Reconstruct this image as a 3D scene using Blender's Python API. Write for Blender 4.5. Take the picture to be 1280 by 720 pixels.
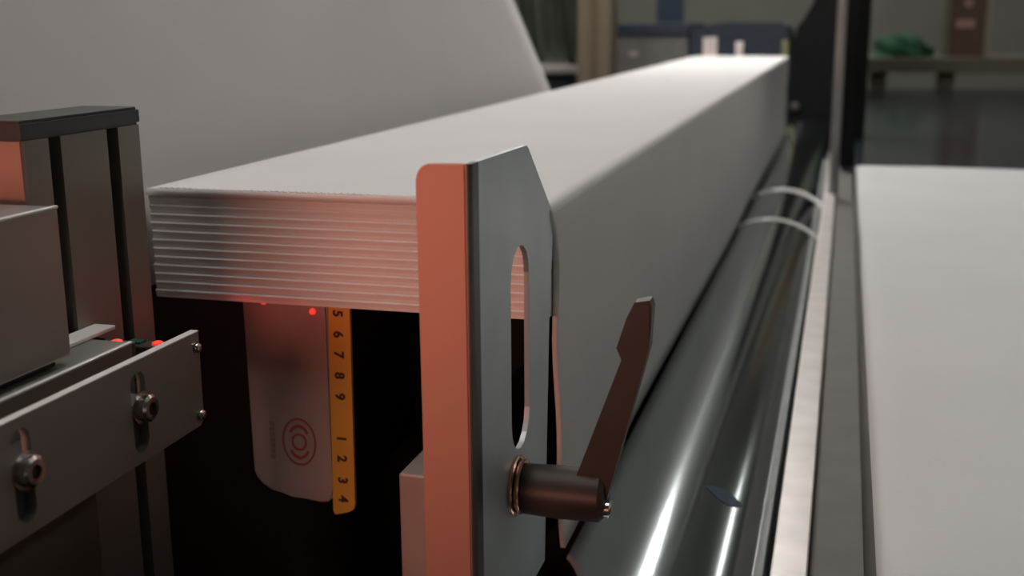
import bpy, bmesh, math, random
from mathutils import Matrix, Vector
random.seed(7)
for o in list(bpy.data.objects): bpy.data.objects.remove(o)
scene = bpy.context.scene
COL = scene.collection

# ---------------------------------------------------------------- camera
cam_d = bpy.data.cameras.new('camera'); cam = bpy.data.objects.new('camera', cam_d); COL.objects.link(cam)
cam_d.sensor_width = 36.0; cam_d.lens = 1455/1280*36.0
cam_d.clip_start = 0.02; cam_d.clip_end = 60
rot = Matrix(((0.9626, -0.0532, 0.2656), (0.2708, 0.2166, -0.9380), (-0.0077, 0.9748, 0.2229)))
cam.matrix_world = Matrix.Translation((0, 0, 1.25)) @ rot.to_quaternion().normalized().to_matrix().to_4x4()
cam_d.dof.use_dof = True; cam_d.dof.focus_distance = 0.60; cam_d.dof.aperture_fstop = 8.5
scene.camera = cam

# ---------------------------------------------------------------- world, light, exposure
w = bpy.data.worlds.new('world'); scene.world = w; w.use_nodes = True
w.node_tree.nodes['Background'].inputs[0].default_value = (0.55, 0.6, 0.62, 1)
w.node_tree.nodes['Background'].inputs[1].default_value = 0.05
vs = scene.view_settings
vs.view_transform = 'Standard'; vs.look = 'None'; vs.gamma = 1; vs.use_curve_mapping = False
vs.exposure = 0.0
TUBE = 56.0          # emission of the ceiling tubes
def area(name, loc, target, sx, sy, power, color):
    l = bpy.data.lights.new(name, 'AREA'); l.shape = 'RECTANGLE'; l.size = sx; l.size_y = sy
    l.energy = power; l.color = color
    o = bpy.data.objects.new(name, l); COL.objects.link(o); o.location = loc
    o.rotation_euler = (Vector(target) - Vector(loc)).to_track_quat('-Z', 'Y').to_euler()
    return o
# red machine lamp standing on the operator's side
area('red_machine_lamp', (-0.42, -0.60, 1.17), (-0.25, 0.6, 1.09), 0.34, 0.20, 0.25, (1.0, 0.40, 0.29)).data.spread = math.radians(34)

# ---------------------------------------------------------------- materials
def mat(name, col, rough=0.6, metal=0.0, var=0.10, scale=30.0, bump=0.0, bscale=200.0, stretch=(1, 1, 1), coat=0.0, spec=0.5):
    m = bpy.data.materials.new(name); m.use_nodes = True
    nt = m.node_tree; b = nt.nodes['Principled BSDF']
    b.inputs['Roughness'].default_value = rough; b.inputs['Metallic'].default_value = metal
    b.inputs['Coat Weight'].default_value = coat
    b.inputs['Specular IOR Level'].default_value = spec
    tc = nt.nodes.new('ShaderNodeTexCoord'); mp = nt.nodes.new('ShaderNodeMapping')
    mp.inputs['Scale'].default_value = stretch
    nt.links.new(tc.outputs['Object'], mp.inputs['Vector'])
    n = nt.nodes.new('ShaderNodeTexNoise'); n.inputs['Scale'].default_value = scale; n.inputs['Detail'].default_value = 4
    nt.links.new(mp.outputs['Vector'], n.inputs['Vector'])
    r = nt.nodes.new('ShaderNodeValToRGB')
    a = tuple(max(0, c*(1-var)) for c in col); d = tuple(min(1, c*(1+var)) for c in col)
    r.color_ramp.elements[0].position = 0.3; r.color_ramp.elements[0].color = (*a, 1)
    r.color_ramp.elements[1].position = 0.7; r.color_ramp.elements[1].color = (*d, 1)
    nt.links.new(n.outputs['Fac'], r.inputs['Fac']); nt.links.new(r.outputs['Color'], b.inputs['Base Color'])
    if bump:
        n2 = nt.nodes.new('ShaderNodeTexNoise'); n2.inputs['Scale'].default_value = bscale; n2.inputs['Detail'].default_value = 2
        nt.links.new(mp.outputs['Vector'], n2.inputs['Vector'])
        bp = nt.nodes.new('ShaderNodeBump'); bp.inputs['Strength'].default_value = bump; bp.inputs['Distance'].default_value = 0.001
        nt.links.new(n2.outputs['Fac'], bp.inputs['Height']); nt.links.new(bp.outputs['Normal'], b.inputs['Normal'])
    return m
def emit(name, col, s):
    m = bpy.data.materials.new(name); m.use_nodes = True
    b = m.node_tree.nodes['Principled BSDF']
    b.inputs['Base Color'].default_value = (*col, 1)
    b.inputs['Emission Color'].default_value = (*col, 1); b.inputs['Emission Strength'].default_value = s
    return m
FABRIC = mat('white_fabric', (0.78, 0.765, 0.75), 0.9, var=0.02, scale=8, bump=0.25, bscale=900, spec=0.1)
WEB = mat('grey_white_fabric', (0.57, 0.55, 0.535), 0.9, var=0.03, scale=3, bump=0.15, bscale=500, spec=0.1)
BRIGHT = mat('edge_highlight', (0.82, 0.81, 0.78), 0.4, 0.1)  # pale colour paints the overhead highlight on top edges
SHEET = mat('white_sheet', (0.66, 0.655, 0.645), 0.85, var=0.03, scale=5, bump=0.2, bscale=300, spec=0.15)
ALU = mat('brushed_aluminium', (0.34, 0.335, 0.305), 0.42, 0.6, 0.06, 6, 0.15, 60, (1, 0.05, 1))
ALUP = mat('anodised_profile', (0.27, 0.255, 0.225), 0.5, 0.5, 0.06, 12, stretch=(1, 1, 0.1))
DARKCAP = mat('dark_plastic_cap', (0.055, 0.052, 0.046), 0.45, var=0.15)
GROOVE = mat('dark_groove', (0.03, 0.027, 0.022), 0.6)
STEEL = mat('sheet_steel', (0.64, 0.70, 0.72), 0.42, 0.35, 0.08, 18, 0.1, 120)
FLANGE = mat('orange_lit_flange', (0.50, 0.275, 0.21), 0.5, 0.35, 0.06, 10, stretch=(1, 1, 0.2))  # orange lamp light mixed into the metal's colour
BLACKLEVER = mat('dark_bronze_lever', (0.04, 0.034, 0.027), 0.45, 0.0, 0.15, 60, spec=0.35)
BOLT = mat('bolt_steel', (0.55, 0.52, 0.50), 0.2, 1.0, 0.08)
WASHER = mat('copper_washer', (0.70, 0.42, 0.33), 0.25, 1.0, 0.08)
CHROME = mat('polished_roller', (0.56, 0.62, 0.63), 0.12, 1.0, 0.04, 4, 0.02, 40, (1, 0.1, 1))
BAND = mat('pale_band', (0.9, 0.9, 0.87), 0.5, 0.0)
LIP = mat('pale_aluminium_lip', (0.72, 0.68, 0.65), 0.35, 0.5)
GUARD = mat('grey_guard', (0.095, 0.086, 0.073), 0.6, 0.0)
BLACK = mat('black_paint', (0.010, 0.010, 0.008), 0.7, var=0.2, spec=0.15)
BLACKM = mat('black_machine_paint', (0.010, 0.011, 0.011), 0.7, var=0.2, spec=0.15)
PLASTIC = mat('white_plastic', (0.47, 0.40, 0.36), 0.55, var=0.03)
TAPE = mat('yellow_tape', (0.78, 0.42, 0.06), 0.5, var=0.05)
INK = mat('dark_ink', (0.06, 0.03, 0.015), 0.7)
REDINK = mat('faded_red_ink', (0.36, 0.10, 0.075), 0.7)
PINKINK = mat('faint_red_ink', (0.37, 0.25, 0.22), 0.7)
LED = emit('red_led', (1.0, 0.06, 0.04), 0.75)
WALLM = mat('grey_green_wall', (0.20, 0.20, 0.17), 0.9, var=0.06, scale=2)
CEILM = mat('pale_ceiling', (0.32, 0.32, 0.30), 0.9, var=0.04, scale=2)
FLOORM = mat('grey_floor', (0.13, 0.13, 0.125), 0.5, var=0.12, scale=3)
GLOSS = mat('dark_glossy_top', (0.022, 0.030, 0.036), 0.16, var=0.15, scale=6)
TAN = mat('tan_column', (0.20, 0.155, 0.105), 0.7, var=0.1, stretch=(1, 1, 0.1))
BEAM = mat('olive_beam', (0.13, 0.12, 0.085), 0.7)
GREEN = mat('dark_green_cloth', (0.012, 0.075, 0.032), 0.9, var=0.3, scale=20)
BROWN = mat('brown_panel', (0.11, 0.062, 0.04), 0.6)
LABEL = mat('pale_label', (0.42, 0.28, 0.22), 0.7)
NAVY = mat('navy_fabric', (0.045, 0.058, 0.078), 0.8, var=0.15)
BLUE = mat('blue_panel', (0.03, 0.055, 0.085), 0.6)
CABM = mat('grey_cabinet', (0.22, 0.21, 0.20), 0.6)
OLIVE = mat('olive_cloth', (0.075, 0.082, 0.062), 0.9, var=0.25, scale=8)
YGREEN = mat('yellow_green_strip', (0.28, 0.28, 0.13), 0.7)
WHITEP = mat('white_card', (0.62, 0.55, 0.52), 0.7)
POLEM = mat('grey_pole', (0.35, 0.34, 0.33), 0.4, 0.4)

# ---------------------------------------------------------------- helpers
def obj(name, bm, m, parent=None, smooth=False):
    bmesh.ops.recalc_face_normals(bm, faces=bm.faces[:])
    me = bpy.data.meshes.new(name); bm.to_mesh(me); bm.free()
    me.materials.append(m)
    if smooth:
        for p in me.polygons: p.use_smooth = True
    o = bpy.data.objects.new(name, me); COL.objects.link(o)
    if parent:
        o.parent = parent; o.matrix_parent_inverse = Matrix.Translation(-parent.location)
    return o
def tag(o, label, cat, group=None):
    o['label'] = label; o['category'] = cat
    if group: o['group'] = group
    return o
def thing(name, label, cat, loc, group=None):
    o = bpy.data.objects.new(name, None); COL.objects.link(o); o.location = loc; o.empty_display_size = 0.05
    return tag(o, label, cat, group)
def struct(o, label=None):
    o['kind'] = 'structure'
    if label: o['label'] = label
    return o
def bx(x0, x1, y0, y1, z0, z1, bev=0.0, bm=None, seg=2):
    b = bmesh.new()
    bmesh.ops.create_cube(b, size=1)
    for v in b.verts:
        v.co = Vector(((x0+x1)/2+v.co.x*(x1-x0), (y0+y1)/2+v.co.y*(y1-y0), (z0+z1)/2+v.co.z*(z1-z0)))
    if bev: bmesh.ops.bevel(b, geom=b.edges[:], offset=bev, segments=seg, affect='EDGES', profile=0.5)
    return merge(bm, b)
def merge(bm, b):
    if bm is None: return b
    me = bpy.data.meshes.new('tmp'); b.to_mesh(me); b.free(); bm.from_mesh(me); bpy.data.meshes.remove(me)
    return bm
def put(axis, a, b, t):
    return {'x': (t, a, b), 'y': (a, t, b), 'z': (a, b, t)}[axis]
def prism(pts, axis, t0, t1, bev=0.0, bm=None):
    """outline in the plane across `axis` (x: (y,z); y: (x,z); z: (x,y)) extruded from t0 to t1"""
    b = bmesh.new()
    A = [b.verts.new(put(axis, p[0], p[1], t0)) for p in pts]
    B = [b.verts.new(put(axis, p[0], p[1], t1)) for p in pts]
    b.faces.new(A); b.faces.new(B[::-1])
    n = len(pts)
    for i in range(n): b.faces.new((A[i], B[i], B[(i+1) % n], A[(i+1) % n]))
    if bev:
        es = [e for e in b.edges if abs(e.verts[0].co['xyz'.index(axis)]-e.verts[1].co['xyz'.index(axis)]) < 1e-7]
        bmesh.ops.bevel(b, geom=es, offset=bev, segments=2, affect='EDGES')
    return merge(bm, b)
def lathe(prof, axis, origin, seg=32, bm=None):
    """profile (t, r) along axis through origin, closed caps"""
    b = bmesh.new(); rings = []
    for t, r in prof:
        ring = []
        for i in range(seg):
            a = 2*math.pi*i/seg; u, v = r*math.cos(a), r*math.sin(a)
            p = {'x': (t, u, v), 'y': (u, t, v), 'z': (u, v, t)}[axis]
            ring.append(b.verts.new(Vector(origin)+Vector(p)))
        rings.append(ring)
    for k in range(len(rings)-1):
        for i in range(seg):
            j = (i+1) % seg
            b.faces.new((rings[k][i], rings[k][j], rings[k+1][j], rings[k+1][i]))
    b.faces.new(rings[0]); b.faces.new(rings[-1][::-1])
    return merge(bm, b)
def arc(cx, cz, rx, rz, a0, a1, n=8):
    return [(cx+rx*math.cos(math.radians(a0+(a1-a0)*i/n)), cz+rz*math.sin(math.radians(a0+(a1-a0)*i/n))) for i in range(n+1)]
def holed(outer, hole, axis, t0, t1):
    """plate with one hole, both outlines in the plane across `axis`"""
    b = bmesh.new(); layers = []
    for t in (t0, t1):
        lo = [b.verts.new(put(axis, p[0], p[1], t)) for p in outer]
        lh = [[b.verts.new(put(axis, p[0], p[1], t)) for p in h] for h in hole]
        es = []
        for loop in [lo]+lh:
            for i in range(len(loop)): es.append(b.edges.new((loop[i], loop[(i+1) % len(loop)])))
        bmesh.ops.triangle_fill(b, use_beauty=True, use_dissolve=False, edges=es)
        layers.append((lo, lh))
    (a, ah), (c, ch) = layers
    for l0, l1 in [(a, c)]+list(zip(ah, ch)):
        for i in range(len(l0)):
            j = (i+1) % len(l0); b.faces.new((l0[i], l0[j], l1[j], l1[i]))
    return b
def smooth_angle(o, deg=35):
    for p in o.data.polygons: p.use_smooth = True
    md = o.modifiers.new('edges', 'EDGE_SPLIT'); md.split_angle = math.radians(deg)
    return o

# ---------------------------------------------------------------- the room
RX0, RX1, RY0, RY1, RZ = -5.0, 4.0, -3.0, 9.6, 3.1
struct(obj('floor', bx(RX0, RX1, RY0, RY1, -0.05, 0), FLOORM), 'grey workshop floor below the machine')
struct(obj('ceiling', bx(RX0, RX1, RY0, RY1, RZ, RZ+0.05), CEILM), 'pale workshop ceiling')
struct(obj('wall_back', bx(RX0, RX1, RY1, RY1+0.05, 0, RZ), WALLM), 'grey green wall at the far end of the workshop')
struct(obj('wall_front', bx(RX0, RX1, RY0-0.05, RY0, 0, RZ), WALLM), 'grey green wall behind the viewer')
struct(obj('wall_left', bx(RX0-0.05, RX0, RY0, RY1, 0, RZ), WALLM), 'grey green wall left of the machine')
struct(obj('wall_right', bx(RX1, RX1+0.05, RY0, RY1, 0, RZ), WALLM), 'grey green wall right of the machine')
TUBEM = emit('tube_light', (1.0, 0.97, 0.94), TUBE)
TUBEN = emit('near_fill_tube', (1.0, 0.97, 0.94), TUBE*0.65)  # added unseen lamp that brightens the near top of the stack
TUBEW = emit('dimmed_tube_light', (1.0, 0.97, 0.94), TUBE*0.16)  # right row added for the white table, dimmed to keep stack side dark
for X, Ys, TM in ((-0.27, (0.45,), TUBEN), (-0.96, (2.9, 4.9, 6.6, 8.3), TUBEM), (1.7, (1.2, 3.6, 6.4), TUBEW)):
    for Y in Ys:
        t = thing('ceiling_light', 'unseen white ceiling tube lamp high above the production line', 'lamp', (X, Y, RZ), 'ceiling tube lamps')
        obj('housing', bx(X-0.09, X+0.09, Y-0.78, Y+0.78, RZ-0.05, RZ, 0.006), CABM, t)
        obj('tube', lathe([(-0.74, 0.03), (0.74, 0.03)], 'y', (X, Y, RZ-0.085), 12), TM, t, True)

t = thing('work_light', 'hanging work lamp above the far half of the fabric stack', 'lamp', (-0.35, 2.9, 2.3))
obj('housing', prism([(-0.45, 2.30), (-0.25, 2.30), (-0.29, 2.36), (-0.41, 2.36)], 'y', 2.35, 3.45), CABM, t)
obj('tube', lathe([(2.40, 0.02), (3.40, 0.02)], 'y', (-0.35, 0, 2.285), 12), emit('work_tube', (1.0, 0.97, 0.95), 85.0), t, True)
for y in (2.45, 3.35): obj('rod', lathe([(2.36, 0.006), (RZ, 0.006)], 'z', (-0.35, y, 0), 8), CABM, t)
# ---------------------------------------------------------------- fabric stack
SX0, SX1, SY0, SY1 = -0.393, -0.150, 0.600, 3.22
st = thing('fabric_stack', 'long stack of folded white fabric layers with pink lit end', 'fabric stack', (-0.27, 0.62, 1.090))
NL = 12; h = (1.1515-1.090)/NL
for k in range(NL):
    z0 = 1.090+k*h; z1 = z0+h
    y = SY0+random.uniform(0, 0.00015); xa = SX0+random.uniform(0, 0.001); xb = SX1-random.uniform(0, 0.001)
    # rounded fold with a thin selvedge that stands proud at the top of each layer
    pts = [(SY1, z0), (y+0.0002, z0), (y+0.0001, z0+0.0003), (y, z0+h*0.35), (y-0.0004, z1-0.0022),
           (y-0.0009, z1-0.0010), (y-0.0009, z1-0.0008), (y+0.0001, z1-0.00005), (SY1, z1-0.00005)]
    obj('fabric_layer', prism(pts, 'x', xa, xb), FABRIC, st)

# top sheet that wraps over the stack and hangs down its side
def cover():
    b = bmesh.new()
    prof = [(-0.393, 1.1520), (-0.3935, 1.1545), (-0.3925, 1.1560)]
    prof += [(-0.375+i*0.0205, 1.1562+0.0003*math.sin(i*1.1)) for i in range(11)]
    prof += [(-0.1530, 1.1561), (-0.1495, 1.1553), (-0.1473, 1.1532), (-0.1465, 1.1495)]
    prof += [(-0.1465+0.0008*math.sin(i*0.9), 1.1495-0.2075*i/14) for i in range(1, 15)]
    th = 0.0030
    inner = []
    for i, (x, z) in enumerate(prof):
        if i < 14: inner.append((max(x, -0.392), 1.1520))
        elif i == 14: inner.append((-0.1530, 1.1520))
        elif i == 15: inner.append((-0.1510, 1.1519))
        elif i == 16: inner.append((-0.1499, 1.1510))
        else: inner.append((x-th, z))
    ny = 60; grids = []
    for pr in (prof, inner):
        g = []
        for j in range(ny+1):
            s = (j/ny)**1.6
            row = []
            for i, (x, z) in enumerate(pr):
                y0 = SY0-0.0025
                if z < 1.146: y0 = SY0+0.003+0.027*min(1, (1.146-z)/0.20)**0.8
                y = y0+(SY1+0.003-y0)*s
                dx = 0.0
                if z < 1.14: dx = 0.0012*math.sin(y*5+z*20)*min(1, (1.14-z)/0.05)
                row.append(b.verts.new((x+dx, y, z)))
            g.append(row)
        grids.append(g)
    n = len(prof)
    for g in grids:
        for j in range(ny):
            for i in range(n-1): b.faces.new((g[j][i], g[j+1][i], g[j+1][i+1], g[j][i+1]))
    o, q = grids
    for j in range(ny):
        b.faces.new((o[j][0], o[j+1][0], q[j+1][0], q[j][0])); b.faces.new((o[j][n-1], o[j+1][n-1], q[j+1][n-1], q[j][n-1]))
    for i in range(n-1):
        b.faces.new((o[0][i], o[0][i+1], q[0][i+1], q[0][i])); b.faces.new((o[ny][i], o[ny][i+1], q[ny][i+1], q[ny][i]))
    return b
cv = thing('fabric_cover', 'white fabric sheet over the stack hanging down its right side', 'fabric', (-0.15, 0.62, 0.942))
obj('sheet', cover(), FABRIC, cv, True)
b = bmesh.new()
for i in range(58):                                   # hem stitches along the near edge
    x = -0.385+i*0.0040
    bx(x, x+0.0027, 0.5990, 0.6030, 1.1560, 1.1566, 0, b)
s = obj('hem_stitching', b, FABRIC, cv); s['kind'] = 'stuff'

# bench that carries the stack, widened in black to paint the dark void below
t = thing('feed_bench', 'black machine bench under the fabric stack', 'machine', (-0.3, 2.0, 0))
obj('body', bx(-0.620, -0.215, 0.82, 3.22, 0, 1.085), BLACK, t)
obj('top_plate', bx(-0.620, -0.160, 0.80, 3.22, 1.085, 1.0895), BLACK, t)

# ---------------------------------------------------------------- inclined web of fabric on the left
def webmesh():
    b = bmesh.new(); g = []
    nz, ny = 20, 24
    for s in (0, 0.004):
        rows = []
        for k in range(nz+1):
            z = 1.092+1.108*k/nz
            x = -0.436-0.43*(z-1.1546)
            row = []
            for j in range(ny+1):
                y1 = 1.75
                y = 0.30+(y1-0.30)*j/ny
                row.append(b.verts.new((x-s+0.002*math.sin(y*4), y, z)))
            rows.append(row)
        g.append(rows)
    for rows in g:
        for k in range(nz):
            for j in range(ny): b.faces.new((rows[k][j], rows[k+1][j], rows[k+1][j+1], rows[k][j+1]))
    o, q = g
    for k in range(nz):
        for j in (0, ny): b.faces.new((o[k][j], o[k+1][j], q[k+1][j], q[k][j]))
    for j in range(ny):
        for k in (0, nz): b.faces.new((o[k][j], o[k][j+1], q[k][j+1], q[k][j]))
    return b
wb = thing('fabric_web', 'wide grey white fabric web slanting up behind the stack', 'fabric', (-0.44, 1.0, 1.09))
obj('sheet', webmesh(), WEB, wb, True)
obj('top_bar', lathe([(0.25, 0.02), (1.80, 0.02)], 'y', (-0.905, 0, 2.21), 20), ALU, wb, True)
t = thing('web_frame', 'dark frame carrying the slanting fabric web', 'frame', (-0.9, 1.0, 0))
for y in (0.27, 1.76):
    obj('upright', bx(-1.0, -0.95, y-0.02, y+0.02, 0, 2.19), BLACK, t)
    obj('cross_arm', bx(-1.0, -0.88, y-0.02, y+0.02, 2.155, 2.19), BLACK, t)

# ---------------------------------------------------------------- slotted profile post, left foreground
PX = -0.370
p = thing('profile_post', 'grey slotted aluminium profile post with dark end cap at left', 'post', (-0.40, 0.51, 0))
GD = 0.012; SL = ((0.4838, 0.493), (0.531, 0.541))
pl = [(-0.405, 0.465), (PX-0.001, 0.465), (PX, 0.466)]
for a, c in SL: pl += [(PX, a), (PX-GD, a), (PX-GD, c), (PX, c)]
pl += [(PX, 0.5605), (PX-0.002, 0.5625), (-0.405, 0.5625)]
obj('extrusion', prism(pl, 'z', 0, 1.197), ALUP, p)
for a, c in SL: obj('groove', bx(PX-GD, PX-GD+0.004, a+0.0001, c-0.0001, 0.0, 1.1965), GROOVE, p)
obj('front_face', bx(-0.4045, PX-0.001, 0.4640, 0.4650, 0.3, 1.1968), FLANGE, p)  # added facing, its colour carries the orange lamp light
cp = [(-0.407, 0.463), (PX+0.001, 0.463), (PX+0.001, 0.560), (PX-0.003, 0.5645), (-0.407, 0.5645)]
obj('end_cap', prism(cp, 'z', 1.197, 1.2065, 0.0015), DARKCAP, p)

# ---------------------------------------------------------------- blocks and slotted plate fixed to the post
t = thing('sensor_box', 'grey metal box with bright top edge at far left', 'box', (-0.365, 0.39, 1.0985))
obj('housing', bx(-0.400, -0.340, 0.300, 0.4466, 1.1000, 1.1702, 0.0012), ALU, t)
obj('highlight_strip', bx(-0.3425, -0.3396, 0.300, 0.4466, 1.1692, 1.1706, 0.0004), BRIGHT, t)  # added strip, highlight along the box edge put into its colour
obj('base_strip', bx(-0.392, -0.346, 0.305, 0.442, 1.0962, 1.1002), GROOVE, t)

t = thing('mount_block', 'stepped grey aluminium mounting block under the metal box', 'machine block', (-0.35, 0.42, 1.0))
obj('upper_block', bx(-0.3695, -0.335, 0.300, 0.487, 1.062, 1.0960, 0.0010), ALU, t)
obj('lower_block', bx(-0.3695, -0.3145, 0.300, 0.470, 1.052, 1.0755, 0.0010), DARKCAP, t)  # dark colour stands in for shade inside the plate's slots
obj('highlight_strip', bx(-0.3370, -0.3346, 0.300, 0.487, 1.0950, 1.0963, 0.0004), BRIGHT, t)  # painted highlight on the block's upper edge
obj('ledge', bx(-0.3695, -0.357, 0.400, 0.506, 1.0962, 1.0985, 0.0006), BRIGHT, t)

t = thing('slotted_plate', 'grey slotted adjustment plate with bolts at lower left', 'bracket', (-0.312, 0.42, 1.048))
def slot(cy, z0, z1, w):
    r = w/2
    return [(cy+r*math.cos(math.radians(a)), z1-r+r*math.sin(math.radians(a))) for a in range(0, 181, 22)] + \
           [(cy+r*math.cos(math.radians(a)), z0+r+r*math.sin(math.radians(a))) for a in range(180, 361, 22)]
outer = [(0.30, 1.0470), (0.5045, 1.0485), (0.5075, 1.0515), (0.5078, 1.0975), (0.30, 1.0978)]
pm = holed(outer, [slot(0.4525, 1.0530, 1.0925, 0.0120), slot(0.3705, 1.0530, 1.0935, 0.0120)], 'x', -0.3145, -0.3100)
obj('plate', pm, ALU, t)
obj('plate_highlight', bx(-0.3145, -0.3100, 0.30, 0.508, 1.0975, 1.0981), BRIGHT, t)  # thin added strip that paints the plate's lit top
def bolt(y, z, r, parent):
    o = obj('bolt', lathe([(-0.3100, r*1.25), (-0.3092, r*1.25), (-0.3090, r), (-0.3055, r), (-0.3045, r*0.8), (-0.3044, r*0.45), (-0.3070, r*0.42)], 'x', (0, y, z), 16), BOLT, parent, False)
    smooth_angle(o); obj('socket', lathe([(-0.3066, r*0.42), (-0.3060, r*0.40)], 'x', (0, y, z), 6), GROOVE, o)
    return o
bolt(0.4545, 1.0745, 0.0066, t); bolt(0.3715, 1.0750, 0.0066, t)
for z in (1.0900, 1.0545):
    o = obj('screw', lathe([(-0.3100, 0.0026), (-0.3085, 0.0026), (-0.3075, 0.0021), (-0.3070, 0.0010)], 'x', (0, 0.5040, z), 14), BOLT, t, True)
for y, zt, lab in ((0.4945, 1.0925, 'small sensor with red light beside the metal box'), (0.5305, 1.0820, 'small sensor with red light behind the slotted plate')):
    t = thing('small_sensor', lab, 'sensor', (-0.350, y, zt-0.02), 'small red lit sensors')
    obj('body', bx(-0.3695, -0.3420, y-0.006, y+0.006, zt-0.02, zt, 0.001), DARKCAP, t)
    obj('lens', lathe([(zt, 0.0032), (zt+0.0012, 0.0028), (zt+0.0018, 0.0014)], 'z', (-0.349, y, 0), 14), LED, t, True)
    obj('green_tab', bx(-0.3660, -0.3580, y-0.003, y+0.003, zt, zt+0.0012), GREEN, t)
t = thing('lower_cover', 'dark brown box low behind the slotted plate', 'machine block', (-0.35, 0.37, 0.90))
obj('cover', bx(-0.3695, -0.325, 0.28, 0.436, 0.86, 1.0515, 0.002), mat('dark_brown_cover', (0.10, 0.085, 0.065), 0.6), t)

# ---------------------------------------------------------------- white plate with measuring tape
t = thing('measuring_plate', 'white rounded plate with red ring emblem and yellow measuring tape', 'gauge', (-0.31, 0.63, 0.955))
ol = [(-0.3470, 1.0875), (-0.3458, 0.9750)] + [(-0.3445, 0.9715), (-0.3410, 0.9672), (-0.3339, 0.9631), (-0.3200, 0.9604), (-0.3012, 0.9585), (-0.2960, 0.9592), (-0.2925, 0.9625), (-0.2910, 0.9685)] + [(-0.2908, 1.0875)]
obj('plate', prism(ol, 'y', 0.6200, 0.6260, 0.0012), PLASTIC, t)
tp = obj('measuring_tape', prism([(-0.2880, 1.0875), (-0.2905, 0.9560), (-0.2895, 0.9537), (-0.2865, 0.9542), (-0.2800, 0.9562), (-0.2770, 0.9580), (-0.2758, 0.9612), (-0.2742, 1.0875)], 'y', 0.6160, 0.6185), TAPE, t)
obj('backing', bx(-0.345, -0.277, 0.6262, 0.80, 0.97, 1.084), BLACK, t)
obj('tape_backing', prism([(-0.2875, 1.086), (-0.2895, 0.957), (-0.2770, 0.960), (-0.2750, 1.086)], 'y', 0.6186, 0.6262), BLACK, t)
def glyph(ch, size, m, parent, x, y, z, rz):
    cu = bpy.data.curves.new('glyph', 'FONT'); cu.body = ch; cu.size = size; cu.align_x = 'CENTER'; cu.align_y = 'CENTER'
    cu.extrude = 0.00015; cu.resolution_u = 3; cu.offset = 0.00028
    tmp = bpy.data.objects.new('glyph', cu); COL.objects.link(tmp)
    bpy.context.view_layer.update()
    me = bpy.data.meshes.new_from_object(tmp.evaluated_get(bpy.context.evaluated_depsgraph_get()))
    bpy.data.objects.remove(tmp); bpy.data.curves.remove(cu)
    me.name = 'digit'; me.materials.clear(); me.materials.append(m)
    me.transform(Matrix.Translation((x, y, z)) @ Matrix.Rotation(math.radians(90), 4, 'X') @ Matrix.Rotation(rz, 4, 'Z'))
    o = bpy.data.objects.new('digit', me); COL.objects.link(o); o.parent = parent
    return o
tx = -0.2822
def digit(ch, z):
    x = tx-(1.082-z)*0.012
    o = glyph(ch, 0.0085, INK, tp, x, 0.6158, z, math.radians(-90))
for ch, z in (('5', 1.0822), ('6', 1.0694), ('7', 1.0569), ('8', 1.0438), ('9', 1.0306), ('1', 1.0038), ('2', 0.9908), ('3', 0.9766), ('4', 0.9644)):
    digit(ch, z)
def ring(cx, cz, rx, rz, wd, a0, a1, y, m, nm, n=28):
    full = abs(a1-a0) >= 360; b = bmesh.new()
    o_ = arc(cx, cz, rx, rz, a0, a1, n); i_ = arc(cx, cz, rx-wd, rz-wd, a0, a1, n)
    vo = [b.verts.new((q[0], y, q[1])) for q in o_]; vi = [b.verts.new((q[0], y, q[1])) for q in i_]
    for k in range(n): b.faces.new((vo[k], vo[k+1], vi[k+1], vi[k]))
    r = bmesh.ops.extrude_face_region(b, geom=b.faces[:])
    for v in r['geom']:
        if isinstance(v, bmesh.types.BMVert): v.co.y += 0.0002
    return obj(nm, b, m, t)
cx, cz = -0.3133, 0.9975
ring(cx, cz, 0.0115, 0.0155, 0.0012, 0, 360, 0.6197, REDINK, 'emblem_ring')
ring(cx, cz, 0.0052, 0.0056, 0.0013, 0, 360, 0.6197, REDINK, 'emblem_ring')
ring(cx, cz, 0.0080, 0.0112, 0.0018, 35, 145, 0.6197, REDINK, 'emblem_arc', 12)
ring(cx, cz, 0.0080, 0.0112, 0.0018, 215, 325, 0.6197, REDINK, 'emblem_arc', 12)
b = bmesh.new()
for i in range(7): bx(-0.3332, -0.3298, 0.6197, 0.6199, 0.985+i*0.0036, 0.9876+i*0.0036, 0, b)
obj('faded_print', b, PINKINK, t)
for x, z, nm in ((-0.3322, 1.0860, 'led'), (-0.3000, 1.0815, 'led')):
    o = obj(nm, lathe([(0.6180, 0.0008), (0.6186, 0.0018), (0.6200, 0.0020)], 'y', (x, 0, z), 14), LED, t, True)
    l = bpy.data.lights.new('led_glow', 'POINT'); l.energy = 0.0022; l.color = (1, 0.05, 0.04); l.shadow_soft_size = 0.003
    lo = bpy.data.objects.new('led_glow', l); COL.objects.link(lo); lo.location = (x, 0.592, z-0.004)

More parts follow.
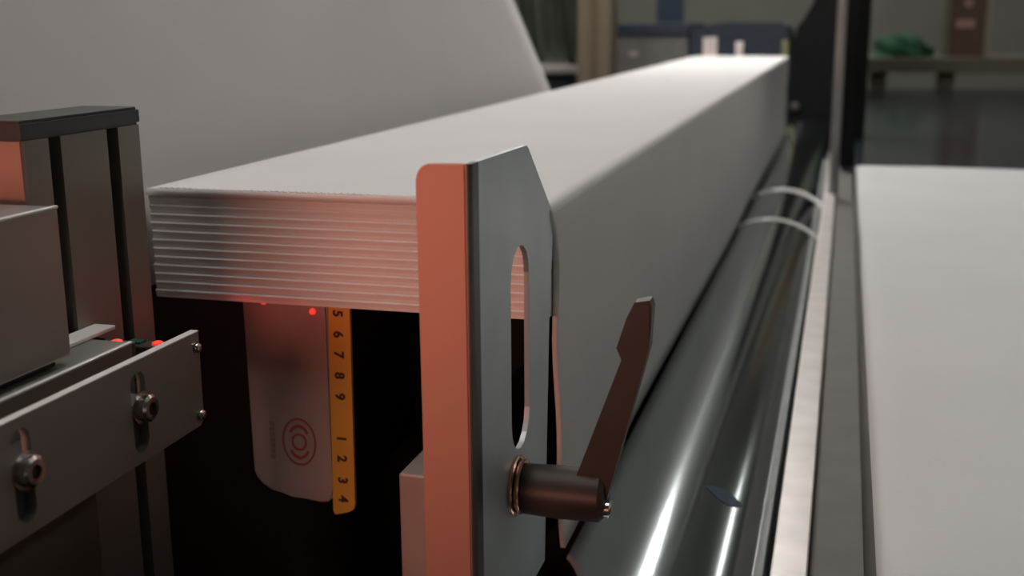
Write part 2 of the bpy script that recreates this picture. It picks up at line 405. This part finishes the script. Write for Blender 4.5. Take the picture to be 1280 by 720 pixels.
# ---------------------------------------------------------------- stop bracket with clamp lever
t = thing('stop_bracket', 'angled steel stop bracket with slot in front of the stack', 'bracket', (-0.16, 0.50, 0.90))
fl = [(-0.1722, 0.90), (-0.1500, 0.90), (-0.1500, 1.1925), (-0.1655, 1.1922)] + arc(-0.1655, 1.1855, 0.0067, 0.0067, 90, 180, 6)
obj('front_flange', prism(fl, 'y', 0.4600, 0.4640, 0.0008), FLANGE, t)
bend = [(-0.1500, 0.4600)] + arc(-0.1500, 0.4625, 0.0025, 0.0025, -90, 0, 5) + [(-0.1475, 0.4700), (-0.1505, 0.4700), (-0.1505, 0.4642)]
obj('bend', prism(bend, 'z', 0.90, 1.1925), mat('dark_bend', (0.10, 0.105, 0.095), 0.4, 0.6), t)
plo = [(0.4700, 0.955), (0.4700, 1.1925), (0.5500, 1.1912), (0.5535, 1.1895), (0.6055, 1.1480), (0.6055, 1.140), (0.5965, 1.10), (0.5900, 1.02), (0.5850, 0.955)]
sl = slot(0.5365, 1.0400, 1.1440, 0.034)
sp = obj('side_plate', holed(plo, [sl], 'x', -0.1505, -0.1478), STEEL, t)
t2 = thing('support_block', 'small pale metal block behind the copper lit flange', 'machine block', (-0.19, 0.55, 0.93))
obj('block', bx(-0.2162, -0.1725, 0.5400, 0.5800, 0.955, 1.0175, 0.0012), mat('dull_block', (0.34, 0.29, 0.26), 0.5, 0.3), t2)  # one even dull metal tone
obj('arm', bx(-0.2162, -0.2000, 0.5800, 0.8195, 0.965, 1.005), BLACK, t2)
obj('foot', bx(-0.1725, -0.1506, 0.5420, 0.5780, 0.97, 1.000), BLACK, t2)

t = thing('clamp_lever', 'dark clamping lever with round hub on the steel bracket', 'lever', (-0.12, 0.525, 1.0))
HY, HZ = 0.5250, 1.0240
o = obj('washer', lathe([(-0.1477, 0.0150), (-0.1462, 0.0155), (-0.1455, 0.0150), (-0.1454, 0.006)], 'x', (0, HY, HZ), 32), WASHER, t); smooth_angle(o)
o = obj('washer', lathe([(-0.1450, 0.0135), (-0.1435, 0.0140), (-0.1428, 0.0132), (-0.1427, 0.006)], 'x', (0, HY, HZ), 32), WASHER, t); smooth_angle(o)
o = obj('hub', lathe([(-0.1430, 0.010), (-0.1425, 0.0125), (-0.1250, 0.0132), (-0.1040, 0.0128), (-0.1015, 0.0105), (-0.1010, 0.004)], 'x', (0, HY, HZ-0.001), 32), BLACKLEVER, t); smooth_angle(o)
o = obj('end_screw', lathe([(-0.1015, 0.0048), (-0.0990, 0.0046), (-0.0980, 0.0030)], 'x', (0, HY-0.003, HZ-0.006), 16), BOLT, t); smooth_angle(o)
lv2 = [(-0.1215, 1.0220), (-0.1170, 1.0300), (-0.0928, 1.0945), (-0.0967, 1.1000), (-0.0920, 1.1150), (-0.0885, 1.1225), (-0.0812, 1.1240), (-0.0800, 1.1205), (-0.0812, 1.1010), (-0.0838, 1.0900), (-0.0985, 1.0310), (-0.1020, 1.0180)]
obj('handle', prism(lv2, 'y', HY-0.0055, HY+0.0055, 0.0012), BLACKLEVER, t)

# ---------------------------------------------------------------- polished roller
RXC, RZC, RR = -0.096, 0.8535, 0.0995
t = thing('polished_roller', 'long shiny steel roller running beside the fabric stack', 'roller', (RXC, 0.62, RZC-RR))
o = obj('drum', lathe([(0.490, RR-0.02), (0.490, RR-0.003), (0.493, RR), (3.86, RR), (3.86, 0.03)], 'y', (RXC, 0, RZC), 160), CHROME, t); smooth_angle(o, 20)
o = obj('shaft', lathe([(0.40, 0.02), (0.491, 0.02)], 'y', (RXC, 0, RZC), 24), BOLT, t); smooth_angle(o)
for y, wd in ((1.80, 0.014), (2.13, 0.030)):
    o = obj('band', lathe([(y-wd/2, RR), (y-wd/2+0.001, RR+0.0014), (y+wd/2-0.001, RR+0.0014), (y+wd/2, RR)], 'y', (RXC, 0, RZC), 96), BAND, t); smooth_angle(o, 20)
def patch(outline, r0, r1):
    b = bmesh.new(); lay = []
    for r in (r0, r1):
        lay.append([b.verts.new((RXC+r*math.sin(math.radians(a)), y, RZC+r*math.cos(math.radians(a)))) for a, y in outline])
    n = len(outline)//2
    for L in lay:
        for i in range(n-1): b.faces.new((L[i], L[i+1], L[2*n-2-i], L[2*n-1-i]))
    m = 2*n
    for i in range(m): b.faces.new((lay[0][i], lay[0][(i+1) % m], lay[1][(i+1) % m], lay[1][i]))
    return b
o = obj('blue_mark', patch([(12.8, 0.7262), (16, 0.7300), (20, 0.7312), (24, 0.7275), (28, 0.7215), (26, 0.7150), (23, 0.7105), (20, 0.7115), (17, 0.7165), (13.5, 0.7235)], RR-0.0002, RR+0.0004), mat('dark_blue_mark', (0.03, 0.06, 0.09), 0.4), t)
o['label'] = 'small dark blue mark on the roller'
t = thing('roller_stand', 'dark bearing stand at the near end of the roller', 'stand', (RXC, 0.42, 0))
obj('plate', bx(RXC-0.05, RXC+0.05, 0.405, 0.435, 0, 0.8330), BLACK, t)
o = obj('bearing', lathe([(0.402, 0.032), (0.438, 0.032)], 'y', (RXC, 0, RZC), 24), BLACK, t)

# ---------------------------------------------------------------- guide lip, guard and sheet table on the right
t = thing('guide_rail', 'pale metal lip and grey guard strip between roller and white sheet', 'rail', (0.0, 1.5, 0.92))
obj('lip', bx(-0.0265, -0.0055, 0.36, 2.90, 0.930, 0.9385, 0.0012), LIP, t)
obj('guard_strip', bx(-0.0150, 0.0265, 0.36, 2.90, 0.9215, 0.9300), GUARD, t)
t = thing('sheet_table', 'grey work table under the flat white sheet', 'table', (0.5, 1.2, 0))
obj('table_top', bx(0.0270, 1.20, 0.10, 2.115, 0.955, 0.996), GUARD, t)
obj('apron', bx(0.0270, 0.05, 0.10, 2.115, 0.80, 0.955), GUARD, t)
for x in (0.06, 1.15):
    for y in (0.14, 2.07): obj('leg', bx(x-0.025, x+0.025, y-0.025, y+0.025, 0, 0.955), GUARD, t)
b = bmesh.new(); g = []
nx, ny = 30, 40
for j in range(ny+1):
    row = []
    for i in range(nx+1):
        u = i/nx; y = 0.12+2.005*j/ny
        x = 0.0265+1.15*u**1.5
        z = 1.0000+0.0008*math.sin(x*9+y*3)+0.0005*math.sin(y*8)
        if i == 0: z -= 0.0035; x += 0.0001
        row.append(b.verts.new((x, y, z)))
    g.append(row)
for j in range(ny):
    for i in range(nx): b.faces.new((g[j][i], g[j][i+1], g[j+1][i+1], g[j+1][i]))
so = obj('white_sheet', b, SHEET, None, True); tag(so, 'flat white fabric sheet lying on the table at right', 'fabric')
md = so.modifiers.new('thickness', 'SOLIDIFY'); md.thickness = 0.0022; md.offset = -1

# ---------------------------------------------------------------- background, right
t = thing('grey_pole', 'thin upright grey pole beside the white sheet', 'pole', (-0.0105, 2.20, 0.93))
o = obj('tube', lathe([(0.9385, 0.0085), (2.3, 0.0085)], 'z', (-0.0105, 2.20, 0), 16), POLEM, t); smooth_angle(o)
o = obj('collar', lathe([(0.9385, 0.0095), (0.950, 0.0095)], 'z', (-0.0105, 2.20, 0), 16), POLEM, t); smooth_angle(o)
t = thing('glossy_bench', 'dark glossy bench top beyond the white sheet', 'table', (0.6, 3.3, 0))
obj('top', bx(0.0280, 1.6, 2.135, 4.58, 0.965, 1.0000, 0.002), GLOSS, t)
for x in (0.08, 1.5):
    for y in (2.25, 4.4): obj('leg', bx(x-0.03, x+0.03, y-0.03, y+0.03, 0, 0.965), BLACKM, t)
t = thing('black_column', 'black upright machine column behind the thin pole', 'column', (0.02, 2.66, 0))
obj('shaft', bx(0.0290, 0.0460, 2.60, 2.70, 1.0000, 2.4, 0.003), BLACKM, t)
obj('side_panel', bx(-0.0020, 0.0290, 2.60, 2.68, 0.9386, 2.4, 0.003), BLACKM, t)
t = thing('far_bench', 'olive wooden bench at back right carrying green cloth', 'table', (0.5, 4.8, 0))
obj('top', bx(0.07, 1.6, 4.60, 5.10, 1.056, 1.110, 0.004), BEAM, t)
for x in (0.12, 0.36, 1.5): obj('leg', bx(x-0.03, x+0.03, 4.64, 4.70, 0, 1.056), BEAM, t)
b = bmesh.new()
bmesh.ops.create_icosphere(b, subdivisions=4, radius=1)
for v in b.verts:
    n = 1+0.12*math.sin(v.co.x*7+v.co.y*3)+0.08*math.sin(v.co.z*9+v.co.x*4)
    z = max(0, v.co.z)
    v.co = Vector((0.208+v.co.x*0.112*n, 4.78+v.co.y*0.13*n, 1.110+z*0.085*n*(1-0.25*v.co.x)))
go = obj('green_cloth', b, GREEN, None, True); tag(go, 'dark green crumpled cloth heap on the far bench', 'cloth')
t = thing('brown_panel', 'brown control board with pale labels on the far bench', 'control panel', (0.43, 4.75, 1.11))
obj('board', bx(0.366, 0.492, 4.72, 4.80, 1.110, 2.0, 0.003), BROWN, t)
obj('label_card', bx(0.388, 0.452, 4.715, 4.72, 1.216, 1.246), LABEL, t)
obj('label_dot', lathe([(4.714, 0.016), (4.72, 0.016)], 'y', (0.427, 0, 1.305), 16), LABEL, t)
obj('edge_strip', bx(0.340, 0.366, 4.72, 4.76, 1.110, 2.0, 0.002), mat('olive_strip', (0.17, 0.17, 0.12), 0.6), t)
obj('edge_strip', bx(0.492, 0.512, 4.72, 4.76, 1.110, 2.0, 0.002), mat('pale_strip', (0.26, 0.25, 0.19), 0.6), t)

# ---------------------------------------------------------------- background, centre and left
t = thing('black_machine', 'black machine housing at the far end of the roller', 'machine', (-0.1, 4.05, 0))
bo = [(-0.172, 0.0), (0.020, 0.0), (0.020, 1.9), (-0.085, 1.9), (-0.098, 1.32), (-0.112, 1.285), (-0.128, 1.268), (-0.140, 1.240), (-0.160, 1.218), (-0.153, 1.200), (-0.172, 1.188), (-0.168, 1.160), (-0.164, 1.12), (-0.166, 1.02), (-0.172, 1.0)]
obj('housing', prism(bo, 'y', 3.90, 4.25, 0.004), BLACKM, t)
obj('lamp_lens', lathe([(3.885, 0.010), (3.892, 0.014), (3.90, 0.014)], 'y', (-0.150, 0, 0.975), 14), GUARD, t, True)
t = thing('edge_marker', 'narrow yellow green strip at the stack far corner', 'strip', (-0.15, 3.86, 0))
obj('strip', bx(-0.200, -0.180, 3.90, 3.93, 0, 1.185, 0.002), YGREEN, t)
t = thing('blue_crate', 'dark navy padded box behind the far end of the stack', 'box', (-0.36, 4.4, 0))
cr = [(-0.545, 0), (-0.198, 0), (-0.198, 1.205), (-0.204, 1.228), (-0.222, 1.240), (-0.420, 1.243), (-0.440, 1.235), (-0.545, 1.222)]
obj('shell', prism(cr, 'y', 4.30, 4.75, 0.006), NAVY, t)
for x0, x1, z1, lab in ((-0.495, -0.472, 1.188, 'left one of the paired small white cards at the stack end'), (-0.470, -0.447, 1.190, 'right one of the paired small white cards at the stack end'), (-0.380, -0.354, 1.174, 'single narrow white card against the navy box')):
    q = 3.20/4.29
    x0 *= q; x1 *= q; z1 = 1.25-(1.25-z1)*q
    o = obj('white_card', bx(x0, x1, 3.195, 3.205, 1.1562, z1+0.001, 0.001), WHITEP); tag(o, lab, 'card', 'small white cards on the stack')
t = thing('grey_cabinet', 'grey cabinet with dark top left of the navy box', 'cabinet', (-0.69, 4.4, 0))
obj('body', bx(-0.835, -0.552, 4.30, 4.75, 0, 1.196, 0.004), CABM, t)
obj('top', bx(-0.845, -0.548, 4.29, 4.76, 1.196, 1.240, 0.004), NAVY, t)
obj('name_tag', bx(-0.765, -0.735, 4.294, 4.30, 1.124, 1.142), WHITEP, t)
t = thing('partition_board', 'tall dark blue panel behind the grey cabinet', 'panel', (-0.64, 4.8, 0))
obj('board', bx(-0.745, -0.640, 4.80, 4.84, 0, 2.1, 0.003), BLUE, t)
t = thing('tan_column', 'tan upright column behind the stack left edge', 'column', (-0.81, 3.95, 0))
obj('shaft', bx(-0.872, -0.757, 3.90, 4.02, 0, 1.9, 0.006), TAN, t)
obj('rib', bx(-0.822, -0.800, 3.892, 3.90, 0, 1.9, 0.002), mat('dark_tan', (0.15, 0.11, 0.07), 0.7), t)
# draped cloth between the web and the tan column
b = bmesh.new(); g = []
for s in (0, 0.01):
    rows = []
    for k in range(21):
        z = 1.0+0.95*k/20; row = []
        for i in range(41):
            u = i/40; x = -1.42+0.52*u+0.10*(1.33-z)*0.6
            y = 4.25+0.035*math.sin(u*26+(z-1)*5)+0.02*math.sin(u*57)+s
            row.append(b.verts.new((x, y, max(z, 1.104+0.01*math.sin(u*20)))))
        rows.append(row)
    g.append(rows)
for rows in g:
    for k in range(20):
        for i in range(40): b.faces.new((rows[k][i], rows[k+1][i], rows[k+1][i+1], rows[k][i+1]))
bmesh.ops.remove_doubles(b, verts=b.verts[:], dist=0.0005)
o = obj('olive_cloth', b, OLIVE, None, True); tag(o, 'dark olive cloth hanging in folds left of the tan column', 'cloth')
t = thing('far_shelf', 'pale narrow shelf under the hanging olive cloth', 'shelf', (-1.1, 4.25, 0))
obj('board', bx(-1.45, -0.885, 4.18, 4.36, 1.066, 1.092, 0.003), LIP, t)
obj('front', bx(-1.45, -0.885, 4.22, 4.36, 0, 1.066), NAVY, t)
